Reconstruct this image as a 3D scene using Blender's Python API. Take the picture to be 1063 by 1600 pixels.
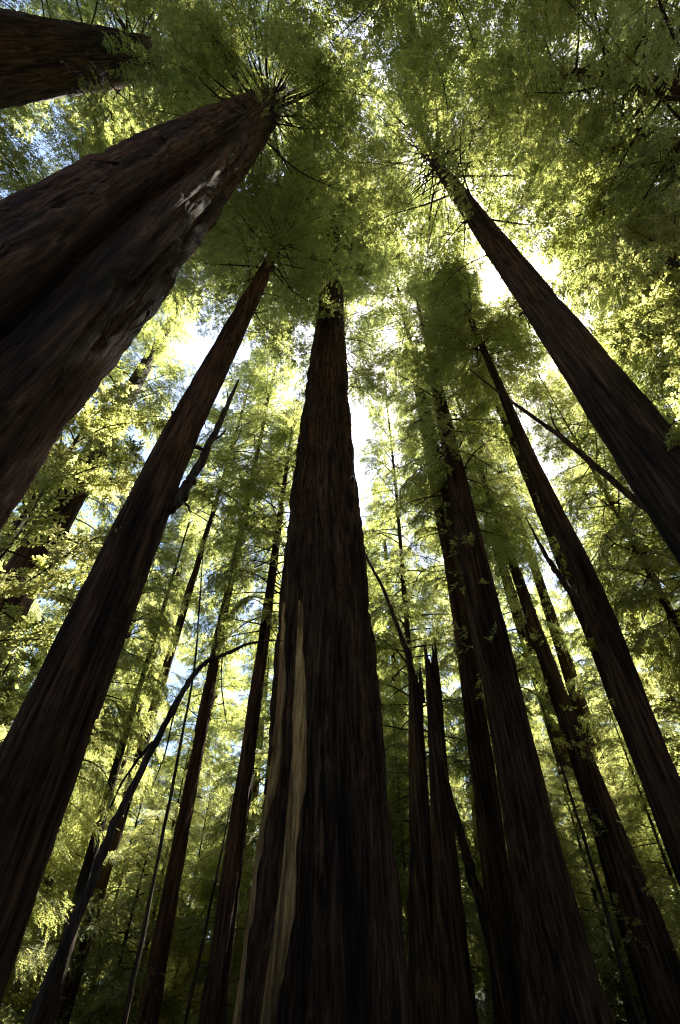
import bpy, math, random
import numpy as np
from mathutils import Vector, Matrix, Euler

# ---------------------------------------------------------------- camera, sky, sun, exposure
for o in list(bpy.data.objects):
    bpy.data.objects.remove(o)
scene = bpy.context.scene
COL = scene.collection
CAM_Z = 1.4
cam_data = bpy.data.cameras.new('camera')
cam = bpy.data.objects.new('camera', cam_data)
COL.objects.link(cam)
cam.location = (0, 0, CAM_Z)
cam.rotation_euler = (math.radians(90 + 47.2), 0, 0)      # looking +Y, tilted up
cam_data.sensor_fit = 'VERTICAL'
cam_data.sensor_height = 36
cam_data.lens = 18.0
cam_data.shift_x = -0.0022
cam_data.clip_end = 3000
scene.camera = cam

SUN_EL, SUN_AZ = math.radians(65.5), math.radians(37.7)   # azimuth from +Y towards +X
SUN_DIR = Vector((math.sin(SUN_AZ) * math.cos(SUN_EL), math.cos(SUN_AZ) * math.cos(SUN_EL), math.sin(SUN_EL)))
world = bpy.data.worlds.new('World')
scene.world = world
world.use_nodes = True
wn = world.node_tree
wn.nodes.clear()
sky = wn.nodes.new('ShaderNodeTexSky')
sky.sky_type = 'NISHITA'
sky.sun_disc = False
sky.sun_elevation = SUN_EL
sky.sun_rotation = SUN_AZ
sky.dust_density = 1.6
sky.ozone_density = 1.6
bg = wn.nodes.new('ShaderNodeBackground')
bg.inputs['Strength'].default_value = 0.05
out = wn.nodes.new('ShaderNodeOutputWorld')
wn.links.new(sky.outputs[0], bg.inputs['Color'])
# the sun itself and its small aureole, as seen in the gap between the crowns
geo = wn.nodes.new('ShaderNodeTexCoord')
dot = wn.nodes.new('ShaderNodeVectorMath')
dot.operation = 'DOT_PRODUCT'
dot.inputs[1].default_value = SUN_DIR
wn.links.new(geo.outputs['Generated'], dot.inputs[0])
ang = wn.nodes.new('ShaderNodeMath')
ang.operation = 'ARCCOSINE'
wn.links.new(dot.outputs['Value'], ang.inputs[0])
deg = wn.nodes.new('ShaderNodeMath')
deg.operation = 'MULTIPLY'
deg.inputs[1].default_value = 180 / math.pi
wn.links.new(ang.outputs[0], deg.inputs[0])
cur = wn.nodes.new('ShaderNodeValToRGB')                      # 0..10 degrees from the sun
els = cur.color_ramp.elements
for p, v in ((.0, 1.0), (.055, 1.0), (.07, .12), (.16, .05), (.4, .015), (1.0, 0.0)):
    e = els.new(p) if p not in (0.0, 1.0) else els[0 if p == 0 else -1]
    e.color = (v, v * .95, v * .86, 1)
sc10 = wn.nodes.new('ShaderNodeMath')
sc10.operation = 'MULTIPLY'
sc10.inputs[1].default_value = .1
wn.links.new(deg.outputs[0], sc10.inputs[0])
wn.links.new(sc10.outputs[0], cur.inputs[0])
bg2 = wn.nodes.new('ShaderNodeBackground')
bg2.inputs['Strength'].default_value = 5.0
wn.links.new(cur.outputs[0], bg2.inputs['Color'])
adds = wn.nodes.new('ShaderNodeAddShader')
wn.links.new(bg.outputs[0], adds.inputs[0])
wn.links.new(bg2.outputs[0], adds.inputs[1])
wn.links.new(adds.outputs[0], out.inputs['Surface'])

sun_data = bpy.data.lights.new('sun', 'SUN')
sun_data.energy = 5.0
sun_data.angle = math.radians(0.55)
sun_data.color = (1.0, 0.93, 0.80)
sun = bpy.data.objects.new('sun', sun_data)
COL.objects.link(sun)
sun.location = SUN_DIR * 200
sun.rotation_euler = SUN_DIR.to_track_quat('Z', 'Y').to_euler()

vs = scene.view_settings
vs.view_transform = 'Standard'
vs.look = 'None'
vs.gamma = 1.0
vs.use_curve_mapping = False
vs.exposure = 3.15

scene.render.engine = 'CYCLES'
cy = scene.cycles
cy.max_bounces = 8
cy.diffuse_bounces = 7
cy.glossy_bounces = 1
cy.transmission_bounces = 7
cy.transparent_max_bounces = 4
cy.caustics_reflective = False
cy.caustics_refractive = False
cy.use_denoising = True
cy.denoising_prefilter = 'NONE'
cy.filter_width = 1.2
cy.sample_clamp_indirect = 1.0

# ---------------------------------------------------------------- helpers
rng = np.random.default_rng(11)
random.seed(5)
BARK, NEEDLE, BROAD, DEAD, SAP = range(5)


def new_mat(name):
    m = bpy.data.materials.new(name)
    m.use_nodes = True
    m.node_tree.nodes.clear()
    return m, m.node_tree.nodes, m.node_tree.links


def ramp(nodes, stops):
    r = nodes.new('ShaderNodeValToRGB')
    e = r.color_ramp.elements
    while len(e) < len(stops):
        e.new(0.5)
    for k, (p, c) in enumerate(stops):
        e[k].position = p
        e[k].color = (*c, 1)
    return r


def bark_material(name, dark, mid, light, lichen, lichen_amt, scale=1.0, bump=1.0):
    m, N, Lk = new_mat(name)
    tc = N.new('ShaderNodeTexCoord')
    mp = N.new('ShaderNodeMapping')
    mp.inputs['Scale'].default_value = (1.0 * scale, 1.0 * scale, 0.045 * scale)
    Lk.new(tc.outputs['Object'], mp.inputs['Vector'])
    n1 = N.new('ShaderNodeTexNoise')
    n1.inputs['Scale'].default_value = 9.0
    n1.inputs['Detail'].default_value = 8
    n1.inputs['Roughness'].default_value = 0.65
    n1.inputs['Distortion'].default_value = 0.1
    Lk.new(mp.outputs[0], n1.inputs['Vector'])
    r1 = ramp(N, [(0.38, dark), (0.5, mid), (0.64, light)])
    Lk.new(n1.outputs['Fac'], r1.inputs[0])
    n2 = N.new('ShaderNodeTexNoise')
    n2.inputs['Scale'].default_value = 0.55
    n2.inputs['Detail'].default_value = 5
    n2.inputs['Roughness'].default_value = 0.7
    Lk.new(tc.outputs['Object'], n2.inputs['Vector'])
    r2 = ramp(N, [(0.5, (0, 0, 0)), (0.72, (lichen_amt,) * 3)])
    Lk.new(n2.outputs['Fac'], r2.inputs[0])
    mx = N.new('ShaderNodeMixRGB')
    Lk.new(r2.outputs[0], mx.inputs[0])
    Lk.new(r1.outputs[0], mx.inputs[1])
    mx.inputs[2].default_value = (*lichen, 1)
    # charred and weathered streaks with shapes of their own
    mp2 = N.new('ShaderNodeMapping')
    mp2.inputs['Scale'].default_value = (1.0, 1.0, .06)
    mp2.inputs['Location'].default_value = (3.1, 7.7, 1.3)
    Lk.new(tc.outputs['Object'], mp2.inputs['Vector'])
    n4 = N.new('ShaderNodeTexNoise')
    n4.inputs['Scale'].default_value = 1.5 * scale
    n4.inputs['Detail'].default_value = 6
    n4.inputs['Roughness'].default_value = .6
    Lk.new(mp2.outputs[0], n4.inputs['Vector'])
    r4 = ramp(N, [(.40, (.32, .32, .34)), (.52, (1, 1, 1)), (.66, (1.3, 1.25, 1.2))])
    Lk.new(n4.outputs['Fac'], r4.inputs[0])
    mul = N.new('ShaderNodeMixRGB')
    mul.blend_type = 'MULTIPLY'
    mul.inputs[0].default_value = 1.0
    Lk.new(mx.outputs[0], mul.inputs[1])
    Lk.new(r4.outputs[0], mul.inputs[2])
    mx = mul
    # fibrous relief
    n3 = N.new('ShaderNodeTexNoise')
    n3.inputs['Scale'].default_value = 8.5
    n3.inputs['Detail'].default_value = 6
    n3.inputs['Roughness'].default_value = 0.7
    Lk.new(mp.outputs[0], n3.inputs['Vector'])
    bp = N.new('ShaderNodeBump')
    bp.inputs['Strength'].default_value = bump
    bp.inputs['Distance'].default_value = 0.34
    Lk.new(n3.outputs['Fac'], bp.inputs['Height'])
    b = N.new('ShaderNodeBsdfPrincipled')
    b.inputs['Roughness'].default_value = 0.92
    b.inputs['Specular IOR Level'].default_value = 0.15
    Lk.new(mx.outputs[0], b.inputs['Base Color'])
    Lk.new(bp.outputs[0], b.inputs['Normal'])
    o = N.new('ShaderNodeOutputMaterial')
    Lk.new(b.outputs[0], o.inputs['Surface'])
    return m


def leaf_material(name, refl, refl2, trans, trans2, gloss=0.25):
    """thin leaf: diffuse reflection plus transmitted light, colour varied per leaf and per bough"""
    m, N, Lk = new_mat(name)
    geo = N.new('ShaderNodeNewGeometry')
    oi = N.new('ShaderNodeObjectInfo')
    add = N.new('ShaderNodeMath')
    add.operation = 'MULTIPLY_ADD'
    Lk.new(geo.outputs['Random Per Island'], add.inputs[0])
    add.inputs[1].default_value = 0.55
    mul = N.new('ShaderNodeMath')
    mul.operation = 'MULTIPLY'
    Lk.new(oi.outputs['Random'], mul.inputs[0])
    mul.inputs[1].default_value = 0.45
    Lk.new(mul.outputs[0], add.inputs[2])
    c1 = ramp(N, [(0.1, refl), (0.95, refl2)])
    c2 = ramp(N, [(0.1, trans), (0.95, trans2)])
    Lk.new(add.outputs[0], c1.inputs[0])
    Lk.new(add.outputs[0], c2.inputs[0])
    d = N.new('ShaderNodeBsdfPrincipled')
    d.inputs['Roughness'].default_value = 0.55
    d.inputs['Specular IOR Level'].default_value = gloss
    Lk.new(c1.outputs[0], d.inputs['Base Color'])
    t = N.new('ShaderNodeBsdfTranslucent')
    Lk.new(c2.outputs[0], t.inputs['Color'])
    mx = N.new('ShaderNodeMixShader')
    mx.inputs[0].default_value = 0.5
    Lk.new(d.outputs[0], mx.inputs[1])
    Lk.new(t.outputs[0], mx.inputs[2])
    o = N.new('ShaderNodeOutputMaterial')
    Lk.new(mx.outputs[0], o.inputs['Surface'])
    return m


M_BARK = bark_material('redwood_bark', (0.012, 0.0065, 0.004), (0.058, 0.030, 0.016), (0.14, 0.078, 0.043), (0.075, 0.062, 0.040), 0.4)
M_BARK_RED = bark_material('red_bark', (0.013, 0.0065, 0.004), (0.070, 0.034, 0.018), (0.15, 0.080, 0.044), (0.075, 0.055, 0.035), 0.3)
M_BARK_THIN = bark_material('slim_bark', (0.014, 0.009, 0.006), (0.034, 0.022, 0.015), (0.07, 0.05, 0.036), (0.08, 0.10, 0.05), 0.6, 2.5, 0.4)
M_DEAD = bark_material('dead_wood', (0.02, 0.014, 0.01), (0.055, 0.038, 0.027), (0.12, 0.09, 0.065), (0.09, 0.10, 0.07), 0.5, 1.6, 0.5)
M_SAP = bark_material('bare_sapwood', (0.13, 0.07, 0.024), (0.36, 0.215, 0.08), (0.50, 0.34, 0.15), (0.12, 0.08, 0.04), 0.7, 1.3, 0.35)
M_TWIG = bark_material('twig_bark', (0.016, 0.010, 0.007), (0.04, 0.026, 0.018), (0.08, 0.055, 0.04), (0.08, 0.09, 0.05), 0.3, 4.0, 0.2)
M_NEEDLE = leaf_material('redwood_needles', (0.05, 0.07, 0.03), (0.10, 0.118, 0.05), (0.335, 0.405, 0.095), (0.645, 0.665, 0.20))
M_UNDER = leaf_material('understory_needles', (0.09, 0.12, 0.055), (0.175, 0.19, 0.09), (0.40, 0.465, 0.11), (0.75, 0.745, 0.26))
M_BROAD = leaf_material('broad_leaves', (0.14, 0.17, 0.05), (0.26, 0.23, 0.09), (0.50, 0.56, 0.13), (0.80, 0.78, 0.33), 0.4)


def mesh_from(name, verts, faces, mats, mat_idx=None, smooth=False):
    me = bpy.data.meshes.new(name)
    me.from_pydata([tuple(v) for v in verts], [], [tuple(f) for f in faces])
    for m in mats:
        me.materials.append(m)
    if mat_idx is not None:
        me.polygons.foreach_set('material_index', np.asarray(mat_idx, dtype=np.int32))
    if smooth:
        me.polygons.foreach_set('use_smooth', np.ones(len(me.polygons), dtype=bool))
    me.update()
    return me


def link(name, data, parent=None, loc=(0, 0, 0)):
    o = bpy.data.objects.new(name, data)
    COL.objects.link(o)
    o.parent = parent
    o.location = loc
    return o


def tag(o, label, cat, group=None, kind=None):
    o['label'] = label
    o['category'] = cat
    if group:
        o['group'] = group
    if kind:
        o['kind'] = kind
    return o


def unit(v):
    return v / max(np.linalg.norm(v), 1e-9)


class Buf:
    """collects tubes and leaves of one mesh"""

    def __init__(self):
        self.v, self.f, self.m = [], [], []
        self.n = 0

    def _add(self, verts, faces, mat):
        b = self.n
        self.v.extend(verts)
        for f in faces:
            self.f.append([i + b for i in f])
            self.m.append(mat)
        self.n += len(verts)

    def tube(self, pts, rads, sides, mat=0):
        pts = np.asarray(pts, float)
        k = len(pts)
        verts, faces = [], []
        tang = np.gradient(pts, axis=0)
        ref = np.array([0.13, 0.21, 0.97])
        if abs(unit(tang[0]) @ ref) > 0.9:
            ref = np.array([0.97, 0.2, 0.1])
        for i in range(k):
            t = unit(tang[i])
            a = unit(np.cross(t, ref))
            b = np.cross(t, a)
            for s in range(sides):
                an = 2 * math.pi * s / sides
                verts.append(pts[i] + rads[i] * (math.cos(an) * a + math.sin(an) * b))
        for i in range(k - 1):
            for s in range(sides):
                s2 = (s + 1) % sides
                faces.append([i * sides + s, i * sides + s2, (i + 1) * sides + s2, (i + 1) * sides + s])
        faces.append([(k - 1) * sides + s for s in range(sides)])
        self._add(verts, faces, mat)

    def leaf(self, base, d, nrm, length, width, mat=1):
        side = unit(np.cross(nrm, d))
        mid = base + d * length * 0.5
        self._add([base, mid + side * width * 0.5 - nrm * width * 0.12, base + d * length, mid - side * width * 0.5 - nrm * width * 0.12],
                  [[0, 1, 2, 3]], mat)

    def broadleaf(self, base, d, nrm, length, width, mat=1):
        side = unit(np.cross(nrm, d))
        up = nrm * width * 0.18
        p = [base, base + d * length * .3 + side * width * .45 + up, base + d * length * .72 + side * width * .36 + up,
             base + d * length - nrm * length * .08, base + d * length * .72 - side * width * .36 + up, base + d * length * .3 - side * width * .45 + up]
        self._add(p, [[0, 1, 2, 3], [0, 3, 4, 5]], mat)

    def mesh(self, name, mats, smooth=False):
        return mesh_from(name, self.v, self.f, mats, self.m, smooth)


UP = np.array([0., 0., 1.])


def rot_about(v, axis, a):
    return v * math.cos(a) + np.cross(axis, v) * math.sin(a) + axis * (axis @ v) * (1 - math.cos(a))


def spray(buf, R, p, d, nrm, length, n, lw, ll):
    """a flat feather of needles"""
    d = unit(d)
    nrm = unit(nrm - d * (nrm @ d))
    for i in range(n):
        t = (i + 0.5) / n
        pos = p + d * length * t - UP * 0.12 * length * t * t
        s = 1 if i % 2 else -1
        a = s * math.radians(R.uniform(30, 62)) * (1 - 0.55 * t)
        ld = rot_about(d, nrm, a)
        ld = unit(ld + nrm * R.uniform(-.25, .2))
        buf.leaf(pos, ld, unit(nrm + R.normal(0, .35, 3)), ll * R.uniform(.7, 1.25) * (1 - .3 * t), lw * R.uniform(.75, 1.3))


def make_bough(seed, length=5.0, bare=0.25, droop=0.25, ntw=22, twl=1.7, nsp=7, leafs=10, lw=0.062, ll=0.25, lift=0.1, r0=0.06):
    R = np.random.default_rng(seed)
    b = Buf()
    K = 14
    ph = R.uniform(0, 6)
    wob = R.uniform(.08, .24)
    kink = R.uniform(.03, .1)
    def P(t):
        return np.array([length * t * (1 - .04 * t), wob * length * .5 * math.sin(3.1 * t + ph) * t,
                         length * (lift * math.sin(2.2 * t) - droop * t * t + kink * math.sin(5 * t + ph) * t * .5)])
    ts = np.linspace(0, 1, K)
    b.tube([P(t) for t in ts], [r0 * (1 - .86 * t) for t in ts], 5, 0)
    for i in range(ntw):
        q = (i + R.uniform(0, 1)) / ntw
        t = bare + (1 - bare) * q
        p = P(t)
        tg = unit(P(min(t + .02, 1.02)) - P(t - .02))
        s = 1 if i % 2 else -1
        nrm = unit(np.cross(tg, np.array([0, 1., 0])) * -1)
        if nrm[2] < 0:
            nrm = -nrm
        nrm = unit(nrm + R.normal(0, .22, 3))
        env = (math.sin(math.pi * min(1, (q * .85 + .15))) ** .6) * (1 - .35 * q)
        L = twl * env * R.uniform(.55, 1.2) + .25
        d = rot_about(tg, nrm, s * math.radians(R.uniform(38, 72)))
        d = unit(d + UP * R.uniform(-.35, .12))
        dr = R.uniform(.1, .38)
        def Q(u):
            return p + d * L * u - UP * dr * L * u * u
        us = np.linspace(0, 1, 4)
        b.tube([Q(u) for u in us], [max(.006, r0 * .24 * (1 - .8 * u)) for u in us], 3, 0)
        ns = max(3, int(nsp * L / twl + .5))
        for j in range(ns):
            u = .12 + .88 * (j + R.uniform(0, .9)) / ns
            tq = unit(Q(u + .02) - Q(u - .02))
            s2 = 1 if j % 2 else -1
            dd = rot_about(tq, nrm, s2 * math.radians(R.uniform(25, 65)))
            dd = unit(dd + UP * R.uniform(-.5, .15))
            spray(b, R, Q(u), dd, unit(nrm + R.normal(0, .3, 3)), R.uniform(.32, .62), leafs, lw, ll)
    spray(b, R, P(.98), unit(P(1.0) - P(.96)), UP, .6, leafs, lw, ll)
    return b


def make_broad_bough(seed, length=4.0):
    R = np.random.default_rng(seed)
    b = Buf()
    K = 10
    ph = R.uniform(0, 6)
    def P(t):
        return np.array([length * t, .12 * length * math.sin(3.5 * t + ph) * t, length * (.22 * t - .24 * t * t)])
    ts = np.linspace(0, 1, K)
    b.tube([P(t) for t in ts], [.05 * (1 - .85 * t) for t in ts], 5, 0)
    for i in range(20):
        q = (i + R.uniform(0, 1)) / 20
        t = .2 + .8 * q
        p = P(t)
        d = unit(np.array([R.uniform(.2, 1), R.uniform(-1, 1) * 1.2, R.uniform(-.35, .55)]))
        L = R.uniform(.5, 1.3) * (1 - .4 * q)
        us = np.linspace(0, 1, 4)
        b.tube([p + d * L * u - UP * .12 * L * u * u for u in us], [.014 * (1 - .7 * u) for u in us], 3, 0)
        for c in range(5):
            u = .25 + .75 * (c + R.uniform(0, 1)) / 5
            cp = p + d * L * u - UP * .12 * L * u * u
            for k in range(12):
                ld = unit(np.array([R.normal(), R.normal(), R.normal() * .45 - .12]) + d * .5)
                b.broadleaf(cp + ld * R.uniform(.02, .16), ld, unit(UP + R.normal(0, .45, 3)), R.uniform(.10, .17), R.uniform(.055, .095))
    return b


def make_bare_branch(seed, length=4.0):
    R = np.random.default_rng(seed)
    b = Buf()
    ph = R.uniform(0, 6)
    def P(t):
        return np.array([length * t, .16 * length * math.sin(3 * t + ph) * t, length * (.22 * math.sin(2 * t) - .3 * t * t)])
    ts = np.linspace(0, 1, 12)
    b.tube([P(t) for t in ts], [.036 * (1 - .9 * t) + .004 for t in ts], 5, 0)
    for i in range(9):
        t = R.uniform(.25, .95)
        d = unit(np.array([R.uniform(.3, 1), R.uniform(-1, 1), R.uniform(-.8, .3)]))
        L = R.uniform(.3, 1.1)
        c = R.normal(0, .25, 3)
        us = np.linspace(0, 1, 5)
        b.tube([P(t) + d * L * u + c * L * u * u for u in us], [.014 * (1 - .8 * u) + .002 for u in us], 3, 0)
    return b


# shared bough meshes ------------------------------------------------------
BOUGH = {
    'canopy': [make_bough(100 + k, bare=(.18, .25, .3, .22, .28, .2)[k], droop=(.2, .3, .12, .38, .25, .16)[k],
                          twl=(1.5, 1.3, 1.7, 1.4, 1.55, 1.35)[k]).mesh('bough_canopy', [M_TWIG, M_NEEDLE]) for k in range(6)],
    'open': [make_bough(200 + k, length=6.0, bare=.44, droop=.1 + .05 * k, ntw=18, twl=1.7, r0=.034, lift=.05).mesh('bough_open', [M_TWIG, M_NEEDLE]) for k in range(4)],
    'layer': [make_bough(300 + k, length=3.6, bare=.12, droop=.12 + .05 * k, ntw=23, twl=1.4, nsp=8, leafs=10, lw=.04, ll=.18, lift=.08, r0=.035).mesh('bough_layer', [M_TWIG, M_UNDER]) for k in range(5)],
    'broad': [make_broad_bough(400 + k).mesh('bough_broad', [M_TWIG, M_BROAD]) for k in range(4)],
    'bare': [make_bare_branch(500 + k).mesh('branch_bare', [M_DEAD], True) for k in range(4)],
}
BLEN = {'canopy': 5.0, 'open': 6.0, 'layer': 3.6, 'broad': 4.0, 'bare': 4.0}


# trunks -------------------------------------------------------------------
def lattice(R, nx, ny):
    return R.uniform(0, 1, (ny + 3, nx))


def samp(lat, u, v):
    """u in [0,1) wraps, v in [0,1]; smooth interpolation"""
    ny, nx = lat.shape
    x = (u % 1.0) * nx
    y = np.clip(v, 0, 1) * (ny - 2)
    x0 = np.floor(x).astype(int)
    y0 = np.floor(y).astype(int)
    fx, fy = x - x0, y - y0
    fx = fx * fx * (3 - 2 * fx)
    fy = fy * fy * (3 - 2 * fy)
    x0 %= nx
    x1 = (x0 + 1) % nx
    y1 = np.minimum(y0 + 1, ny - 1)
    return (lat[y0, x0] * (1 - fx) + lat[y0, x1] * fx) * (1 - fy) + (lat[y1, x0] * (1 - fx) + lat[y1, x1] * fx) * fy


class Axis:
    def __init__(self, pts, rad):
        self.p = np.array(pts, float)
        self.r = np.array(rad, float)

    def at(self, z):
        x = np.interp(z, self.p[:, 2], self.p[:, 0])
        y = np.interp(z, self.p[:, 2], self.p[:, 1])
        return np.stack([x, y, np.asarray(z, float)], -1)

    def rad(self, z):
        return np.interp(z, self.r[:, 0], self.r[:, 1])


def smooth_interp(zs, xs, z):
    """rounded polyline"""
    d = 2.0
    return (np.interp(z - d, zs, xs) + np.interp(z, zs, xs) * 2 + np.interp(z + d, zs, xs)) / 4


def trunk_mesh(name, ax, z0, z1, seg, rings, seed, mat, flute=.05, furrow=.07, fine=.03, cell=.42, cleft=(), burl=(), flare=.25, fall=2.5, zpow=1.0, lump=.07, jag=0):
    R = np.random.default_rng(seed)
    zz = z0 + (z1 - z0) * np.linspace(0, 1, rings) ** zpow
    th = np.linspace(0, 2 * math.pi, seg, endpoint=False)
    TH, Z = np.meshgrid(th, zz)
    U = TH / (2 * math.pi)
    V = (Z - z0) / (z1 - z0)
    rz = smooth_interp(ax.r[:, 0], ax.r[:, 1], zz)
    RZ = np.repeat(rz[:, None], seg, 1)
    H = z1 - z0
    base_amt = np.exp(-np.maximum(Z, 0) / fall)
    rmax = float(rz.max())
    disp = np.zeros_like(Z)
    for k in range(2, 8):
        disp += flute * RZ * R.uniform(.3, 1) / (k ** .5) * np.cos(k * TH + R.uniform(0, 6.3) + R.uniform(-.05, .05) * Z) * (1 + 2.2 * base_amt)
    # long bark ridges that run up the stem, split and rejoin
    tw = R.uniform(-.0015, .0015) * Z
    wob = (samp(lattice(R, 7, max(4, int(H / 5))), U, V) - .5) * .5 * cell / (2 * math.pi * rmax)
    amp = np.clip(RZ / rmax, .25, 1)
    for (cs, zl, dep, pw) in ((1.0, 5.5, 1.0, 3.0), (.55, 3.2, .6, 2.5), (.3, 1.8, .33, 2.0)):
        n1 = max(8, int(2 * math.pi * rmax / (cell * cs)))
        a = samp(lattice(R, n1, max(4, int(H / zl))), U + tw + wob, V)
        disp -= furrow * dep * 1.5 * (1 - np.abs(2 * a - 1)) ** pw * amp
    n2 = max(12, int(2 * math.pi * rmax / (cell * .3)))
    a2 = samp(lattice(R, n2, max(6, int(H / .45))), U + tw, V)
    disp += fine * (a2 - .5) * 2 * amp
    n3 = max(5, int(2 * math.pi * rmax / 1.6))
    a3 = samp(lattice(R, n3, max(4, int(H / 6))), U, V)
    disp += (a3 - .5) * lump * RZ
    for (t0, wd, depth, za, zb) in cleft:                 # deep clefts between lobes
        wz = np.clip((Z - za) / max(3.0, .15 * (zb - za)), 0, 1) * np.clip((zb - Z) / max(4.0, .4 * (zb - za)), 0, 1)
        dd = (TH - t0 + math.pi + .05 * np.sin(Z * .25)) % (2 * math.pi) - math.pi
        disp -= depth * RZ * np.exp(-(dd / wd) ** 2) * wz
    for (t0, zc, amp, wd, hz) in burl:
        dd = (TH - t0 + math.pi) % (2 * math.pi) - math.pi
        disp += amp * np.exp(-(dd * RZ / wd) ** 2 - ((Z - zc) / hz) ** 2)
    RR = RZ * (1 + flare * base_amt) + disp
    RR = np.maximum(RR, .02)
    cx = smooth_interp(ax.p[:, 2], ax.p[:, 0], zz)[:, None]
    cyy = smooth_interp(ax.p[:, 2], ax.p[:, 1], zz)[:, None]
    X = cx + RR * np.sin(TH)
    Y = cyy + RR * np.cos(TH)
    if jag:
        zt = z1 - jag * samp(lattice(R, 9, 2), U[0], V[0]) ** 1.3 - jag * .4 * R.uniform(0, 1, seg)
        Z = np.minimum(Z, zt[None, :])
    verts = np.stack([X, Y, Z], -1).reshape(-1, 3)
    i = np.arange(rings - 1)[:, None]
    j = np.arange(seg)[None, :]
    j2 = (j + 1) % seg
    f = np.stack([i * seg + j, i * seg + 0 * j + j2, (i + 1) * seg + j2, (i + 1) * seg + j], -1)[..., ::-1].reshape(-1, 4)
    me = bpy.data.meshes.new(name)
    nv, nf = len(verts), len(f)
    me.vertices.add(nv)
    me.vertices.foreach_set('co', verts.ravel())
    me.loops.add(nf * 4)
    me.loops.foreach_set('vertex_index', f.ravel().astype(np.int32))
    me.polygons.add(nf)
    me.polygons.foreach_set('loop_start', np.arange(0, nf * 4, 4, dtype=np.int32))
    me.polygons.foreach_set('use_smooth', np.ones(nf, dtype=bool))
    me.materials.append(mat)
    me.update(calc_edges=True)
    me.validate()
    grid = np.stack([X, Y, Z], -1)
    return me, grid, th, zz


# sunlit air: boughs that would stand in the beam reaching the viewpoint are left out
BEAM0 = np.array([0, 0, CAM_Z])
BD = np.array(SUN_DIR)


def beam_dist(p):
    v = p - BEAM0
    return np.linalg.norm(v - BD * (v @ BD))


N_BOUGH = [0]


def add_boughs(crown, base, ax, z0, z1, n, rmax, kinds, seed, tilt_lo=-18, tilt_hi=28, profile=.75, beam=1.1, zbias=1.0, sc_z=1.0, spread=9):
    """boughs of one crown; each is an object that shares its mesh with its look-alikes"""
    R = np.random.default_rng(seed)
    az = R.uniform(0, 6.28)
    for i in range(n):
        q = ((i + R.uniform(0, 1)) / n) ** zbias
        z = z0 + (z1 - z0) * q
        az += 2.399963 + R.normal(0, .35)
        prof = (.62 + .38 * min(1, q * 4)) * (1 - q) ** profile + .10
        L = rmax * prof * R.uniform(.65, 1.15)
        kind = kinds[R.integers(len(kinds))]
        s = L / BLEN[kind]
        c = ax.at(z) - base
        rr = float(ax.rad(z)) * .8
        d = np.array([math.sin(az), math.cos(az), 0])
        p = c + d * rr
        tilt = math.radians(tilt_lo + (tilt_hi - tilt_lo) * q + R.normal(0, spread))
        dv = np.array([d[0] * math.cos(tilt), d[1] * math.cos(tilt), math.sin(tilt)]) * L
        if min(beam_dist(p + base + dv * u) for u in (.3, .5, .7, .9, 1.05)) < beam:
            continue
        ms = BOUGH[kind]
        o = bpy.data.objects.new('bough' if kind != 'bare' else 'bare_branch', ms[R.integers(len(ms))])
        COL.objects.link(o)
        o.parent = crown
        o.location = p
        m = Matrix.Rotation(math.pi / 2 - az, 3, 'Z') @ Matrix.Rotation(-tilt, 3, 'Y') @ Matrix.Rotation(R.normal(0, .22), 3, 'X')
        o.rotation_euler = m.to_euler()
        fat = max(s, .5 * s + .42)                       # short boughs stay bushy
        o.scale = (s, fat * (1 if R.uniform() < .5 else -1), fat * sc_z)
        N_BOUGH[0] += 1


def tuft_mesh(name, base, ax, z0, z1, n, seed, mat, size=1.0):
    """short leafy shoots that sprout straight from the stem"""
    R = np.random.default_rng(seed)
    b = Buf()
    for i in range(n):
        z = z0 + (z1 - z0) * R.uniform(0, 1)
        a = R.uniform(0, 6.283)
        d = unit(np.array([math.sin(a), math.cos(a), R.uniform(-.3, .5)]))
        p = ax.at(z) - base + d * float(ax.rad(z)) * .9
        L = R.uniform(.5, 1.2) * size
        b.tube([p, p + d * L * .5, p + d * L], [.012, .009, .004], 3, 0)
        for k in range(4):
            u = R.uniform(.3, 1)
            dd = unit(d + R.normal(0, .55, 3))
            spray(b, R, p + d * L * u, dd, unit(UP + R.normal(0, .4, 3)), R.uniform(.3, .6) * size, 7, .055, .2)
    return b.mesh(name, [M_TWIG, mat])


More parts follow.
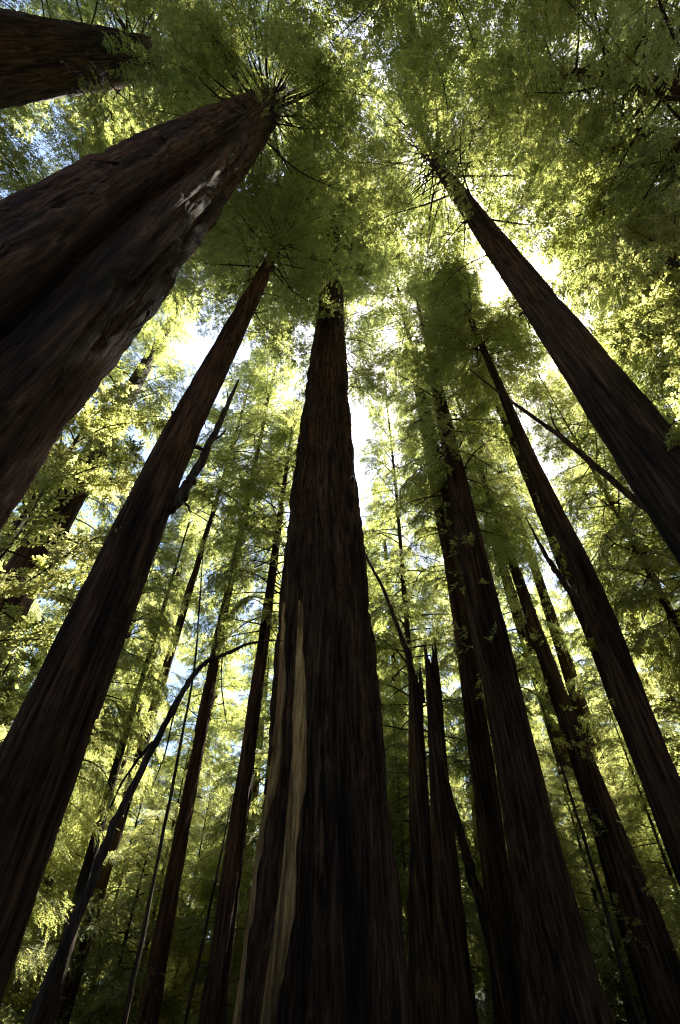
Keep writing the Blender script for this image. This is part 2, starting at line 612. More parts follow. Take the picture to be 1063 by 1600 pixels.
def tree(name, label, cat, pts, rad, H, crown, seed, seg=48, rings=110, mat=None, group=None, **kw):
    """pts: axis points in metres; rad: (z, radius); crown: (z0, n, rmax, kinds, extra)"""
    base = np.array([pts[0][0], pts[0][1], 0.0])
    root = bpy.data.objects.new(name, None)
    COL.objects.link(root)
    root.empty_display_size = .5
    root.location = base
    tag(root, label, cat, group)
    top = pts[-1]
    if top[2] < H:
        a, b = np.array(pts[-2]), np.array(pts[-1])
        sl = (b - a) / (b[2] - a[2]) * .3
        pts = list(pts) + [(b[0] + sl[0] * (H - b[2]), b[1] + sl[1] * (H - b[2]), H)]
    pts = [(pts[0][0], pts[0][1], -1.0)] + list(pts)
    if rad[-1][0] < H:
        rad = list(rad) + [(H, .06)]
    ax = Axis(pts, rad)
    axl = Axis([(p[0] - base[0], p[1] - base[1], p[2]) for p in pts], rad)
    me, grid, th, zz = trunk_mesh('trunk', axl, -.5, H, seg, rings, seed, mat or M_BARK, **kw)
    t = link('trunk', me, root)
    cr = None
    if crown:
        z0, n, rmax, kinds, ex = crown
        ex = dict(ex)
        tufts = ex.pop('tufts', 40)
        tz = ex.pop('tuft_z', (z0, H * .97))
        tm = ex.pop('tuft_mat', M_NEEDLE)
        cr = link('crown', tuft_mesh('crown', base, ax, tz[0], tz[1], tufts, seed + 7, tm), root)
        nl = ex.pop('low', 0)
        if nl:
            add_boughs(cr, base, ax, z0 - ex.pop('low_z', 14), z0, nl, rmax * .55, kinds, seed + 5, profile=.0)
        add_boughs(cr, base, ax, z0, ex.pop('z1', H * .985), n, rmax, kinds, seed + 3, **ex)
    return root, t, cr, ax, grid, th, zz


# ---------------------------------------------------------------- ground
def ground():
    n = 150
    t = np.linspace(-1, 1, n)
    g = np.sign(t) * np.abs(t) ** 2.2 * 900
    X, Y = np.meshgrid(g, g)
    Z = .12 * np.sin(X * .31 + 1) * np.cos(Y * .27) + .06 * np.sin(X * 1.1) * np.sin(Y * .9 + 2)
    Rr = np.hypot(X, Y)
    Z = Z * np.clip(Rr / 4, 0, 1) + np.clip((Rr - 90) / 800, 0, 1) * 25
    v = np.stack([X, Y, Z], -1).reshape(-1, 3)
    i = np.arange(n - 1)[:, None]
    j = np.arange(n - 1)[None, :]
    f = np.stack([i * n + j, i * n + j + 1, (i + 1) * n + j + 1, (i + 1) * n + j], -1).reshape(-1, 4)
    m, N, Lk = new_mat('forest_floor')
    tc = N.new('ShaderNodeTexCoord')
    n1 = N.new('ShaderNodeTexNoise')
    n1.inputs['Scale'].default_value = 3.0
    n1.inputs['Detail'].default_value = 10
    n1.inputs['Roughness'].default_value = .75
    Lk.new(tc.outputs['Object'], n1.inputs['Vector'])
    r = ramp(N, [(.3, (.022, .014, .009)), (.5, (.06, .036, .02)), (.62, (.09, .058, .03)), (.75, (.045, .06, .018))])
    Lk.new(n1.outputs['Fac'], r.inputs[0])
    bp = N.new('ShaderNodeBump')
    bp.inputs['Distance'].default_value = .08
    Lk.new(n1.outputs['Fac'], bp.inputs['Height'])
    b = N.new('ShaderNodeBsdfPrincipled')
    b.inputs['Roughness'].default_value = .95
    Lk.new(r.outputs[0], b.inputs['Base Color'])
    Lk.new(bp.outputs[0], b.inputs['Normal'])
    o = N.new('ShaderNodeOutputMaterial')
    Lk.new(b.outputs[0], o.inputs['Surface'])
    me = mesh_from('forest_floor', v, f, [m], None, True)
    g = link('ground', me)
    g['kind'] = 'structure'


ground()

# ---------------------------------------------------------------- the big redwoods
CAN, OPN, LAY, BRD, BAR = 'canopy', 'open', 'layer', 'broad', 'bare'

# A: huge fluted trunk leaning in from the left edge
rootA, tA, cA, axA, gridA, thA, zzA = tree('redwood_tree', 'huge redwood with deeply cleft shaggy bark entering at the left edge', 'tree',
     [(-6.75, 4.35, 0), (-6.75, 4.3, 20), (-6.68, 4.4, 45), (-6.6, 4.5, 56)],
     [(0, 2.2), (5, 2.0), (12, 1.93), (25, 1.95), (42, 1.8), (54, 1.5), (70, .9), (84, .1)], 84,
     (52, 150, 10.5, [CAN, CAN, OPN], dict(low=16, low_z=8, tufts=150, tuft_z=(41, 80), tilt_lo=-15, tilt_hi=25)), 21,
     seg=300, rings=420, mat=M_BARK_RED, flute=.025, furrow=.15, fine=.04, cell=.5, zpow=1.35,
     cleft=[(2.2, .15, .55, -1, 38), (1.85, .28, -.12, -1, 46), (2.6, .25, -.08, -1, 46), (1.3, .1, .14, -1, 56), (2.45, .06, .10, 4, 52), (1.75, .05, .08, -1, 55), (2.8, .05, .08, -1, 50)], flare=.1, lump=.05)
# B: trunk across the top left corner
rootB, *_ = tree('redwood_tree', 'dark redwood trunk lying across the top left corner', 'tree',
     [(-18.0, .1, 0), (-17.98, .78, 37), (-17.96, 1.42, 68)],
     [(0, 2.9), (10, 2.3), (37, 2.05), (55, 1.85), (68, 1.5), (86, .1)], 86,
     (58, 140, 9, [CAN, CAN, OPN], dict(tufts=130, tuft_z=(46, 80), tilt_lo=-20, low=24, low_z=16)), 22, seg=140, rings=260, furrow=.12, cell=.5, zpow=1.0)
# C: smooth straight tree on the left with the dead stub
rootC, tC, cC, axC, gridC, thC, zzC = tree('redwood_tree', 'tall smooth-barked redwood with a dead broken limb, left of the central giant', 'tree',
     [(-7.0, 12.1, 0), (-6.92, 12.17, 9), (-6.8, 12.24, 20), (-6.45, 12.44, 27), (-6.15, 12.6, 34), (-5.72, 12.87, 43), (-5.5, 13, 50)],
     [(0, 1.0), (8, .86), (13, .80), (21, .70), (33, .62), (43, .48), (55, .25)], 66,
     (42, 95, 7, [CAN, CAN, OPN], dict(tufts=60, low=14, low_z=12, tuft_z=(38, 60))), 23, seg=150, rings=320, mat=M_BARK_RED, furrow=.05, fine=.02, cell=.3, flute=.02,
     burl=[(2.0, 10.6, .16, .35, .7), (2.0, 29.5, .16, .3, .6), (2.1, 20.5, .14, .3, .9), (1.9, 25.3, .1, .3, .5), (-1.2, 36, .1, .3, .6)])
# D: the central giant
rootD, tD, cD, axD, gridD, thD, zzD = tree('redwood_tree', 'giant central redwood with pale split sapwood down its left flank', 'tree',
     [(-.3, 17, 0), (-.55, 17, 8), (-.68, 17, 14), (-.95, 17, 21), (-1.0, 17, 42), (-1.05, 17, 57)],
     [(0, 2.0), (4, 1.93), (8, 1.93), (14, 1.92), (27, 1.6), (42, 1.2), (57, .95), (72, .5), (87, .08)], 87,
     (63, 190, 9.5, [CAN, CAN, OPN], dict(tufts=90, tuft_z=(64, 84), tilt_lo=-25, tilt_hi=25)), 24, seg=300, rings=420, furrow=.2, fine=.05, cell=.5, flute=.03,
     cleft=[(4.05, .10, .13, -2, 20), (3.55, .05, .07, -2, 45), (2.9, .05, .07, -2, 60), (2.5, .04, .06, 0, 40)], zpow=1.2)
# E1, E2: the pair right of the centre
rootE1, tE, cE, axE, gridE, thE, zzE = tree('redwood_tree', 'stout redwood with flared base and leafy shoots, front of the pair right of centre', 'tree',
     [(6.4, 21.05, 0), (6.88, 20.9, 9), (7.05, 20.85, 15), (7.2, 20.8, 22), (7.6, 20.7, 36), (7.85, 20.6, 46)],
     [(0, 1.5), (2.2, 1.25), (4.4, 1.06), (9, .88), (16, .8), (22, .74), (35, .5), (46, .3)], 61,
     (22, 62, 6.2, [CAN, CAN, LAY, BAR], dict(profile=.6, tufts=150, tuft_z=(13, 60), tuft_mat=M_UNDER, tilt_lo=-30, tilt_hi=15)), 25, seg=130, rings=260, furrow=.1, cell=.36, zpow=1.2)
rootE2, *_ = tree('redwood_tree', 'slimmer reddish redwood half hidden behind the stout flared one', 'tree',
     [(6.05, 26.3, 0), (6.33, 26.25, 4), (6.85, 26.1, 11), (7.3, 26.0, 20), (7.4, 26, 26)],
     [(0, .75), (4, .62), (26, .58), (45, .35)], 58,
     (27, 90, 4.5, [CAN], dict(tufts=60, tuft_z=(20, 55))), 26, seg=80, rings=160, mat=M_BARK_RED, furrow=.07, cell=.28)
# F: right foreground tree
rootF, tF, cF, axF, gridF, thF, zzF = tree('redwood_tree', 'dark straight redwood crossing the right edge, bare spoke-like branches fanning at its top', 'tree',
     [(8.5, 8.47, 0), (8.52, 8.44, 20), (8.55, 8.42, 40), (8.58, 8.4, 62)],
     [(0, 1.1), (6, .92), (14, .84), (22, .76), (32, .70), (50, .54), (60, .38)], 78,
     (47, 170, 10.5, [OPN, OPN, CAN, OPN, BAR], dict(tufts=6, tilt_lo=-6, tilt_hi=38, beam=1.2, profile=.5, zbias=.8, spread=15, low=16, low_z=17)), 27, seg=140, rings=300, furrow=.06, fine=.02, cell=.3, flute=.02)
# G: slender right tree with a side limb
rootG, tG, cG, axG, *_ = tree('redwood_tree', 'slender redwood with a forked side limb, right of the sun', 'tree',
     [(8.95, 15.6, 0), (9.05, 15.55, 7), (9.27, 15.43, 10), (9.44, 15.33, 14), (9.38, 15.37, 18), (9.35, 15.4, 23), (9.45, 15.33, 30), (9.48, 15.3, 38.5)],
     [(0, .62), (5, .52), (9.5, .5), (13.7, .46), (18, .40), (23, .33), (30, .24), (38, .19)], 50,
     (33, 120, 5.2, [OPN, LAY, CAN], dict(tufts=20, beam=1.0)), 28, seg=90, rings=220, furrow=.035, fine=.015, cell=.22, flute=.02,
     burl=[(4.1, 12.6, .22, .35, .8)])
# H1, H2 back right pair
rootH1, *_ = tree('redwood_tree', 'leaf-wrapped dark redwood leaning through the lower right', 'tree',
     [(11.4, 24.5, 0), (11.27, 24.54, 6), (11.02, 24.65, 15), (10.95, 24.7, 22), (10.8, 24.75, 30)],
     [(0, .95), (5, .78), (8, .66), (12, .5), (16, .42), (24, .3), (35, .2)], 54,
     (24, 90, 4.5, [CAN, LAY], dict(tufts=120, tuft_z=(4, 24), tuft_mat=M_UNDER)), 29, seg=72, rings=160, furrow=.06, cell=.28)
rootH2, *_ = tree('redwood_tree', 'thin redwood behind the leaf-wrapped one at lower right', 'tree',
     [(15.2, 32.6, 0), (15.6, 32.45, 15), (15.8, 32.35, 21), (16.0, 32.25, 32)],
     [(0, .78), (15, .56), (21, .45), (32, .34)], 56,
     (34, 90, 4.8, [CAN], dict(tufts=30)), 30, seg=48, rings=120, furrow=.05, cell=.28)
# J: trunks in the left background
JS = [
    ('reddish redwood trunk in the left background, between the arched sapling and the central giant', [(-7.75, 29, 0), (-7.93, 28.93, 7.5), (-8.0, 28.9, 14.7), (-8.13, 28.88, 20.4), (-8.07, 28.9, 29.7)], [(0, .5), (4, .42), (12.5, .37), (20, .34), (29.7, .28)], 72, 29, M_BARK_RED),
    ('redwood with a sunlit shaggy right edge just left of the central giant', [(-5.0, 27.6, 0), (-4.97, 27.6, 9.2), (-4.92, 27.6, 16.6)], [(0, .55), (4, .48), (11.5, .45), (17, .4)], 47, 20, M_BARK_RED),
    ('faint far redwood stem beside the smooth left tree', [(-20.3, 47.8, 0), (-20.25, 47.89, 19), (-20.1, 47.95, 32), (-20, 48, 38)], [(0, .8), (19, .6), (32, .46), (38, .38)], 60, 36, M_BARK),
    ('dark slim redwood behind the lower part of the arched sapling', [(-11.35, 27.78, 0), (-11.5, 27.7, 5), (-11.6, 27.66, 9), (-11.7, 27.62, 12)], [(0, .36), (6, .3), (12, .2)], 30, 10, M_BARK_THIN),
    ('small reddish trunk low at the bottom left', [(-14.6, 37.2, 0), (-14.95, 37.1, 5), (-15.1, 37, 10)], [(0, .36), (5, .27), (10, .2)], 26, 9, M_BARK_RED),
    ('pale far redwood stem just right of the central giant', [(5.4, 47.7, 0), (5.55, 47.68, 18), (5.5, 47.7, 29)], [(0, .62), (18, .47), (29, .43)], 60, 30, M_BARK),
    ('shaded far redwood between the broken snag and the flared redwood', [(9.2, 44.1, 0), (9.8, 43.92, 9), (10.6, 43.73, 16), (11.5, 43.5, 23)], [(0, .6), (9, .46), (23, .42)], 58, 25, M_BARK),
    ('thick shadowed redwood behind the bright leaves at the left edge', [(-18.7, 23.5, 0), (-18.75, 23.44, 16), (-18.85, 23.34, 22)], [(0, 1.6), (16, 1.25), (22, 1.2)], 70, 26, M_BARK_RED),
]
for k, (lab, pts, rad, H, z0, mt) in enumerate(JS):
    big = H > 40
    tree('redwood_tree', lab, 'tree', pts, rad, H, (z0, 110 if big else 36, 6.0 if big else 2.6, [CAN] if big else [LAY], dict(tufts=40)), 40 + k * 5,
         seg=56, rings=140, mat=mt, furrow=.07 if big else .02, cell=.28 if big else .15, fine=.03 if big else .01)

# ---------------------------------------------------------------- background redwoods, crowns reaching low
BG = [  # x, y, height, crown base, crown radius, boughs
    # far wall of the wood
    (-31, 35, 48, 6, 6.5, 100), (-25, 29, 46, 8, 6, 100), (-14.5, 52, 48, 5, 7, 100), (20, 48, 46, 5, 7, 100), (29, 34, 74, 7, 8, 150), (31, 44, 58, 5, 7, 110), (-38, 22, 52, 12, 7, 100),
    (0, 68, 54, 4, 8, 110), (-24, 60, 54, 4, 8, 110), (22, 66, 54, 4, 8, 110), (36, 18, 50, 12, 7, 95), (-26, 46, 46, 5, 7, 100), (40, 34, 48, 5, 7, 90), (-42, 40, 48, 5, 7, 90),
    (-9, 60, 54, 4, 7.5, 100), (10, 74, 56, 4, 8.5, 100), (-14, 76, 56, 4, 8.5, 100), (33, 58, 52, 4, 8, 95), (-38, 56, 52, 4, 8, 95), (-33, 74, 56, 4, 9, 90), (36, 78, 56, 4, 9, 90),
    (-4, 82, 56, 3, 9, 100), (16, 88, 60, 3, 9, 100), (-22, 88, 60, 3, 9, 100), (28, 92, 60, 3, 9, 90), (-6, 96, 64, 3, 9, 90), (4, 60, 46, 4, 7, 100), (-18, 66, 50, 4, 7.5, 100), (15, 56, 46, 4, 7, 100), (27, 52, 46, 4, 7, 100), (-30, 54, 48, 4, 7, 100), (-23, 38, 46, 5, 6.5, 100), (3, 50, 50, 5, 7, 100), (-50, 28, 52, 6, 8, 90), (48, 24, 52, 6, 8, 90), (8, 57, 48, 5, 7, 100),
    # lower trees in the clearing beyond the giants
    (-4.5, 34, 28, 3, 4.5, 80), (-2, 46, 32, 3, 5.5, 90), (2.6, 37, 27, 3, 4.5, 80), (13, 42, 32, 4, 5.5, 90), (18.5, 38, 30, 4, 5, 85), (11.5, 33, 30, 7, 4.5, 75), (6, 45, 30, 3, 5, 80),
    (-17.5, 37, 34, 4, 5.5, 90), (-13, 25, 30, 9, 4.2, 70), (-19, 43, 36, 4, 5.5, 80), (17, 27.5, 30, 8, 4.5, 75), (13.4, 17.8, 36, 13, 5, 110),
    # tall open crowns between the giants
    (9.2, 28.4, 56, 13, 5.2, 60), (-9.4, 17.9, 80, 52, 7, 100), (14, 33, 58, 20, 5.2, 80), (-3.6, 44, 50, 16, 5.5, 55), (12.4, 21.6, 66, 36, 6, 120), (7.6, 23.6, 90, 54, 7.5, 100), (.2, 21.6, 78, 36, 5.4, 100), (-11.8, 30, 66, 32, 6, 110), (4.3, 33, 66, 9, 7, 170), (1.5, 46, 44, 8, 6, 90), (-15, 12.5, 76, 42, 6.5, 100), (25, 16.5, 64, 9, 6.5, 120),
    (-21, 10, 72, 30, 7.5, 120), (-29, 14, 72, 24, 7, 110), (26, 11, 66, 20, 7, 110), (20.5, 13.5, 60, 18, 6, 100), (26, 22, 54, 16, 6.5, 90)]
ZONES = [(-400, 'left of the huge cleft trunk'), (-56, 'between the cleft trunk and the smooth left redwood'), (-30, 'between the smooth left redwood and central giant'),
         (-1.5, 'between the central giant and the stout flared redwood'), (17, 'between the stout flared redwood and slender right redwood'),
         (30, 'between the slender and the dark straight right redwoods'), (45, 'right of the dark straight redwood')]
ORD = ['first', 'second', 'third', 'fourth', 'fifth', 'sixth', 'seventh', 'eighth', 'ninth', 'tenth', 'eleventh', 'twelfth']


def place_labels(spots, kinds):
    """kind phrase + its rank from the left + the trunks it shows between"""
    azs = [math.degrees(math.atan2(x, y)) for x, y in spots]
    zone = [max(i for i, (a, _) in enumerate(ZONES) if az >= a) for az in azs]
    res = []
    for k in range(len(spots)):
        same = sorted((azs[q], q) for q in range(len(spots)) if zone[q] == zone[k] and kinds[q] == kinds[k])
        r = [q for _, q in same].index(k)
        res.append(('%s %s' % (kinds[k], ZONES[zone[k]][1])) if len(same) == 1 else '%s %s, %s from the left' % (kinds[k], ZONES[zone[k]][1], ORD[r]))
    return res


BG_KIND = ['far redwood' if k < 36 else 'low young redwood' if k < 48 else 'tall open-crowned redwood' for k in range(len(BG))]
BG_LABEL = place_labels([b[:2] for b in BG], BG_KIND)
for k, (x, y, H, z0, rm, n) in enumerate(BG):
    lx, ly = rng.normal(0, .5), rng.normal(0, .5)
    big = H > 40
    ts = {(13.4, 17.8): .3, (4.3, 33): .5, (-11.8, 30): .6, (.2, 21.6): .8}.get((x, y), 1.0)     # slim stems
    tree('redwood_tree', BG_LABEL[k], 'tree', [(x, y, 0), (x + lx, y + ly, H * .6)], [(0, .7 * ts), (6, .6 * ts), (30, .42 * ts), (50, .25 * ts)] if big else [(0, .5 * ts), (H * .5, .28 * ts), (H, .04)], H,
         (z0, n, rm, ([CAN] if y > 40 or abs(x) > 22 else [CAN, CAN, CAN, BAR]) if big else [CAN, LAY], dict(tufts=24, beam=1.1)), 200 + k * 11, seg=32, rings=80, furrow=.06 if big else .02, cell=.3, group=BG_KIND[k] + 's of the backdrop')

# near and overhead crowns whose stems stand beside or behind the viewpoint
NEAR = [(17.5, 5.0, 66, 15), (14, -5, 70, 30), (-10, -9, 74, 36), (4.0, -6.0, 78, 42), (-20, -12, 74, 36), (24, -8, 70, 30), (-3, -22, 74, 32), (12, -20, 72, 32), (-28, 2, 72, 30), (14.5, 1.6, 74, 15), (20.5, 9.5, 70, 12)]
NEAR_LABEL = {0: 'dense redwood crown darkening the right edge above the broadleaf leaves', 1: 'dark redwood crown hanging into the top right corner',
              2: 'redwood crown showing only its outer boughs at the top edge, left of centre', 3: 'redwood crown showing only its outer boughs at the top edge, right of centre', 8: 'redwood crown behind the trunk in the top left corner', 9: 'dark lacy redwood crown right of the spoke-branched top, near the upper right corner',
              10: 'redwood crown between the dark straight trunk and the dense right edge crown'}
for k, (x, y, H, z0) in enumerate(NEAR):
    tree('redwood_tree', NEAR_LABEL.get(k, 'redwood standing behind the viewpoint, outside the picture'), 'tree', [(x, y, 0), (x + rng.normal(0, .4), y + rng.normal(0, .4), 40)], [(0, 1.5), (6, 1.2), (30, .9), (50, .55)] if k < 9 else [(0, .7), (6, .55), (30, .4), (50, .25)], H,
         (z0, {3: 95, 1: 110, 9: 120}.get(k, 160), 9.5 if k == 3 else 7.5, [CAN, CAN, OPN], dict(tufts=30)), 600 + k * 13, seg=48, rings=100, furrow=.08, cell=.35, group='redwoods around the viewpoint')

# ---------------------------------------------------------------- broadleaf trees
BT = [('broadleaf_tree', 'sunlit yellow-green broadleaf tree between the two big left trunks', -12.6, 13.4, 25, 7, 6.0, 42),
      ('broadleaf_tree', 'pale glowing broadleaf tree behind the slender right redwood', 15.2, 19.6, 23, 7, 4.8, 46),
      ('broadleaf_tree', 'leafy broadleaf crown overhanging the right edge beside the dark straight redwood', 10.6, 5.2, 23, 11, 3.6, 42),
      ('broadleaf_tree', 'low broadleaf tree in the left thicket behind the arched sapling', -16.5, 22, 15, 3, 4.0, 40)]
for k, (nm, lab, x, y, H, z0, rm, n) in enumerate(BT):
    tree(nm, lab, 'tree', [(x, y, 0), (x + .3, y + .2, H * .6)], [(0, .3), (H * .5, .18), (H, .03)], H,
         (z0, n, rm, [BRD], dict(tufts=8, tuft_mat=M_UNDER, profile=.45, tilt_lo=5, tilt_hi=45)), 800 + k * 17, seg=24, rings=50, mat=M_BARK_THIN, furrow=.02, cell=.15, fine=.01)

# ---------------------------------------------------------------- understory conifers
UN = [(-12.6, 35, 15), (-7.4, 40, 16), (0, 36, 15), (16.5, 34, 20), (11, 27.5, 12), (22.5, 26, 17), (-24, 33, 18), (24, 36, 18), (-12.6, 30.5, 13), (-14.5, 27, 14), (-10.3, 31, 11), (-16, 31, 18), (-6.4, 36, 12), (-19.5, 27, 16), (-10, 34, 17), (-3.4, 31, 12), (1.8, 31, 13), (3.6, 35, 18), (9.2, 29, 14),
      (14, 30, 13), (14.8, 28, 16), (18, 24, 14), (12.6, 35, 18), (20.5, 31, 18), (-22, 20, 16), (-9.2, 38, 14), (8.6, 33, 20), (17.5, 17.5, 10), (-17, 25, 11), (5, 30, 9)]
UN_LABEL = place_labels([u[:2] for u in UN], ['feathery understory conifer'] * len(UN))
for k, (x, y, H) in enumerate(UN):
    tree('understory_conifer', UN_LABEL[k], 'tree', [(x, y, 0), (x + rng.normal(0, .3), y + rng.normal(0, .3), H)], [(0, .14), (H, .02)], H,
         (1.2, 56, 3.4, [LAY], dict(tufts=6, tuft_mat=M_UNDER, tilt_lo=-10, tilt_hi=20, profile=.6, beam=.5)), 1000 + k * 7, seg=10, rings=30, mat=M_BARK_THIN, furrow=.004, cell=.1, fine=.003, flute=.01, group='feathery understory conifers')


BACK = [(-9, -3, 14), (7, -6, 13), (-4, -9, 12), (1, -13, 14), (11, -1.5, 12), (-13, 0.5, 15), (16, -12, 15), (-15, -7, 14), (6, -17, 15), (-9, -16, 15)]  # unseen conifers added to block low sidelight and darken the trunk bases
for k, (x, y, H) in enumerate(BACK):
    tree('understory_conifer', 'unseen understory conifer added behind the viewpoint to shade the trunk bases', 'tree', [(x, y, 0), (x + rng.normal(0, .3), y + rng.normal(0, .3), H)], [(0, .14), (H, .02)], H,
         (1.0, 60, 3.6, [LAY], dict(tufts=6, tuft_mat=M_UNDER, tilt_lo=-10, tilt_hi=20, profile=.6, beam=.5)), 1500 + k * 7, seg=10, rings=30, mat=M_BARK_THIN, furrow=.004, cell=.1, fine=.003, flute=.01,
         group='added understory conifers behind the viewpoint')

# ---------------------------------------------------------------- limbs, split sapwood, snag, leaning and bent stems
def limb_mesh(name, pts, rads, seed, mat, sides=10, per=7, rough=.12):
    R = np.random.default_rng(seed)
    pts = np.array(pts, float)
    k = len(pts)
    t = np.arange(k)
    tt = np.linspace(0, k - 1, (k - 1) * per + 1)
    P = np.stack([np.interp(tt, t, pts[:, c]) for c in range(3)], -1)
    rr = np.interp(tt, t, rads)
    for _ in range(3):
        P[1:-1] = (P[:-2] + 2 * P[1:-1] + P[2:]) / 4
    P[1:-1] += R.normal(0, 1, P[1:-1].shape) * rr[1:-1, None] * rough
    rr = rr * R.uniform(.88, 1.14, len(rr))
    b = Buf()
    b.tube(P, rr, sides, 0)
    return b.mesh(name, [mat], True)


def loc_pts(pts, base):
    return [(p[0] - base[0], p[1] - base[1], p[2] - base[2]) for p in pts]


def stem_thing(name, label, cat, pts, rads, seed, mat, twigs=(), boughs=(), group=None):
    base = Vector((pts[0][0], pts[0][1], 0))
    root = link(name, None, None, base)
    tag(root, label, cat, group)
    t = link('trunk', limb_mesh('trunk', loc_pts(pts, base), rads, seed, mat), root)
    for k, (tp, tr) in enumerate(twigs):
        link('twig', limb_mesh('twig', loc_pts(tp, base), tr, seed + 5 + k, mat, 6), t)
    for (p, az, tilt, s, kind) in boughs:
        o = link('bough', BOUGH[kind][int(s * 77) % len(BOUGH[kind])], t, Vector(p) - base)
        o.rotation_euler = (Matrix.Rotation(math.pi / 2 - az, 3, 'Z') @ Matrix.Rotation(-tilt, 3, 'Y')).to_euler()
        o.scale = (s, s, s)
    return root


# dead broken limb on the smooth left tree
bC = Vector(rootC.location)
st = link('broken_limb', limb_mesh('broken_limb', loc_pts([(-6.7, 12.25, 14.6), (-6.1, 12.6, 15.6), (-5.85, 12.74, 17.4), (-5.67, 12.8, 19.7), (-5.5, 12.88, 22.6), (-5.35, 12.94, 25.4)], bC),
        [.34, .26, .17, .15, .12, .05], 3, M_DEAD, 10, 7, .16), tC)
for k, (p, q) in enumerate([((-6.02, 12.6, 15.7), (-5.55, 12.75, 15.1)), ((-5.67, 12.8, 19.7), (-5.1, 12.7, 20.6)), ((-5.5, 12.88, 22.6), (-5.75, 12.7, 24.2))]):
    m = tuple((a + b) / 2 + .08 for a, b in zip(p, q))
    link('twig', limb_mesh('twig', loc_pts([p, m, q], bC), [.07, .045, .015], 9 + k, M_DEAD, 6), tC)
# side limb of the slender right tree
bG = Vector(rootG.location)
link('side_limb', limb_mesh('side_limb', loc_pts([(9.36, 15.38, 11.8), (9.0, 15.55, 12.8), (8.8, 15.7, 13.9), (8.62, 15.8, 15.0), (8.5, 15.86, 15.8), (8.42, 15.9, 16.9), (8.3, 15.9, 18.2)], bG),
     [.30, .20, .14, .12, .09, .06, .02], 13, M_BARK, 10), tG)
link('twig', limb_mesh('twig', loc_pts([(8.75, 15.72, 14.2), (8.85, 15.6, 15.0), (8.78, 15.5, 16.2)], bG), [.06, .04, .015], 15, M_BARK, 6), tG)


# pale sapwood laid bare on the left flank of the central giant
def sapwood(theta_keys, half_w, ztop, seed):
    R = np.random.default_rng(seed)
    base = np.array(rootD.location)
    zs = np.linspace(-.3, ztop, 70)
    th = np.interp(zs, [k[0] for k in theta_keys], [k[1] for k in theta_keys])
    hw = half_w * np.clip((ztop - zs) / 3.5, .03, 1) ** .7 * (1 + .10 * np.interp(zs, np.linspace(-1, ztop, 16), R.normal(0, 1, 16)))
    rad = np.linalg.norm(gridD[:, :, :2] - np.array(gridD[:, :, :2]).mean(1, keepdims=True), axis=2)
    cen = gridD[:, :, :2].mean(1)
    W = 13
    verts, faces = [], []
    ws = np.linspace(-1, 1, W)
    nz = R.normal(0, .008, (70, W))
    nw = R.normal(0, .02, W)
    rsm = []
    for i, z in enumerate(zs):
        ri = np.array([np.interp(z, zzD, rad[:, int(a / (2 * math.pi) * len(thD)) % len(thD)]) for a in np.linspace(th[i] - hw[i], th[i] + hw[i], 7)])
        rsm.append(np.sort(ri)[5] + .05)
    rsm = np.convolve(np.pad(rsm, 9, 'edge'), np.ones(19) / 19, 'valid')
    for i, z in enumerate(zs):
        c = np.array([np.interp(z, zzD, cen[:, 0]), np.interp(z, zzD, cen[:, 1])])
        rr = rsm[i]
        for w, jj in zip(ws, range(W)):
            a = th[i] + hw[i] * w
            r = rr + .07 * (1 - w * w) + nz[i, jj] + nw[jj] - (.5 if abs(w) == 1 else 0)
            verts.append((c[0] + r * math.sin(a), c[1] + r * math.cos(a), z))
    for i in range(69):
        for j in range(W - 1):
            faces.append((i * W + j, i * W + j + 1, (i + 1) * W + j + 1, (i + 1) * W + j))
    o = link('bare_sapwood', mesh_from('bare_sapwood', verts, faces, [M_SAP], None, True), tD)
    return o


s1 = sapwood([(0, 4.56), (2, 4.48), (4.7, 4.36), (8, 4.18), (10.5, 4.14), (14, 4.2)], .055, 13.6, 1)
s1['label'] = 'thin orange strip of bare sapwood near the left edge'
s2 = sapwood([(0, 3.98), (1, 3.93), (4.7, 3.74), (8, 3.62), (12, 3.69), (14, 3.72)], .125, 13.3, 2)
s2['label'] = 'wide pale grey-gold strip of bare sapwood'

# torn bark shreds and broken branch stubs on the big stems
def shred_mesh(seed):
    R = np.random.default_rng(seed)
    n = 9
    L = R.uniform(.6, 1.5)
    w = R.uniform(.03, .075)
    lift = R.uniform(.06, .22)
    sw = R.uniform(-.12, .12)
    verts, faces = [], []
    for i in range(n):
        t = i / (n - 1)
        ww = w * (1 - .75 * t) * (1 + .25 * math.sin(9 * t + seed))
        y = .01 + lift * t ** 2.2
        x = sw * math.sin(2.6 * t)
        for (a, b) in ((-ww, 0), (ww, .012), (ww * .4, .03), (-ww * .6, .025)):
            verts.append((x + a, y + b, -L * t))
    for i in range(n - 1):
        for k in range(4):
            faces.append((i * 4 + k, i * 4 + (k + 1) % 4, (i + 1) * 4 + (k + 1) % 4, (i + 1) * 4 + k))
    faces.append((0, 3, 2, 1))
    faces.append(tuple((n - 1) * 4 + k for k in range(4)))
    return mesh_from('bark_shred', verts, faces, [M_BARK_RED], None, True)


def stub_mesh(seed):
    R = np.random.default_rng(seed)
    L = R.uniform(.25, .7)
    b = Buf()
    ts = np.linspace(0, 1, 6)
    b.tube([(.04 * math.sin(4 * t + seed), -.12 + L * t, .12 * t * t + R.normal(0, .012)) for t in ts], [.085 * (1 - .55 * t) * R.uniform(.85, 1.15) for t in ts], 8, 0)
    return b.mesh('branch_stub', [M_DEAD], True)


SHREDS = [shred_mesh(k) for k in range(6)]
STUBS = [stub_mesh(k) for k in range(4)]


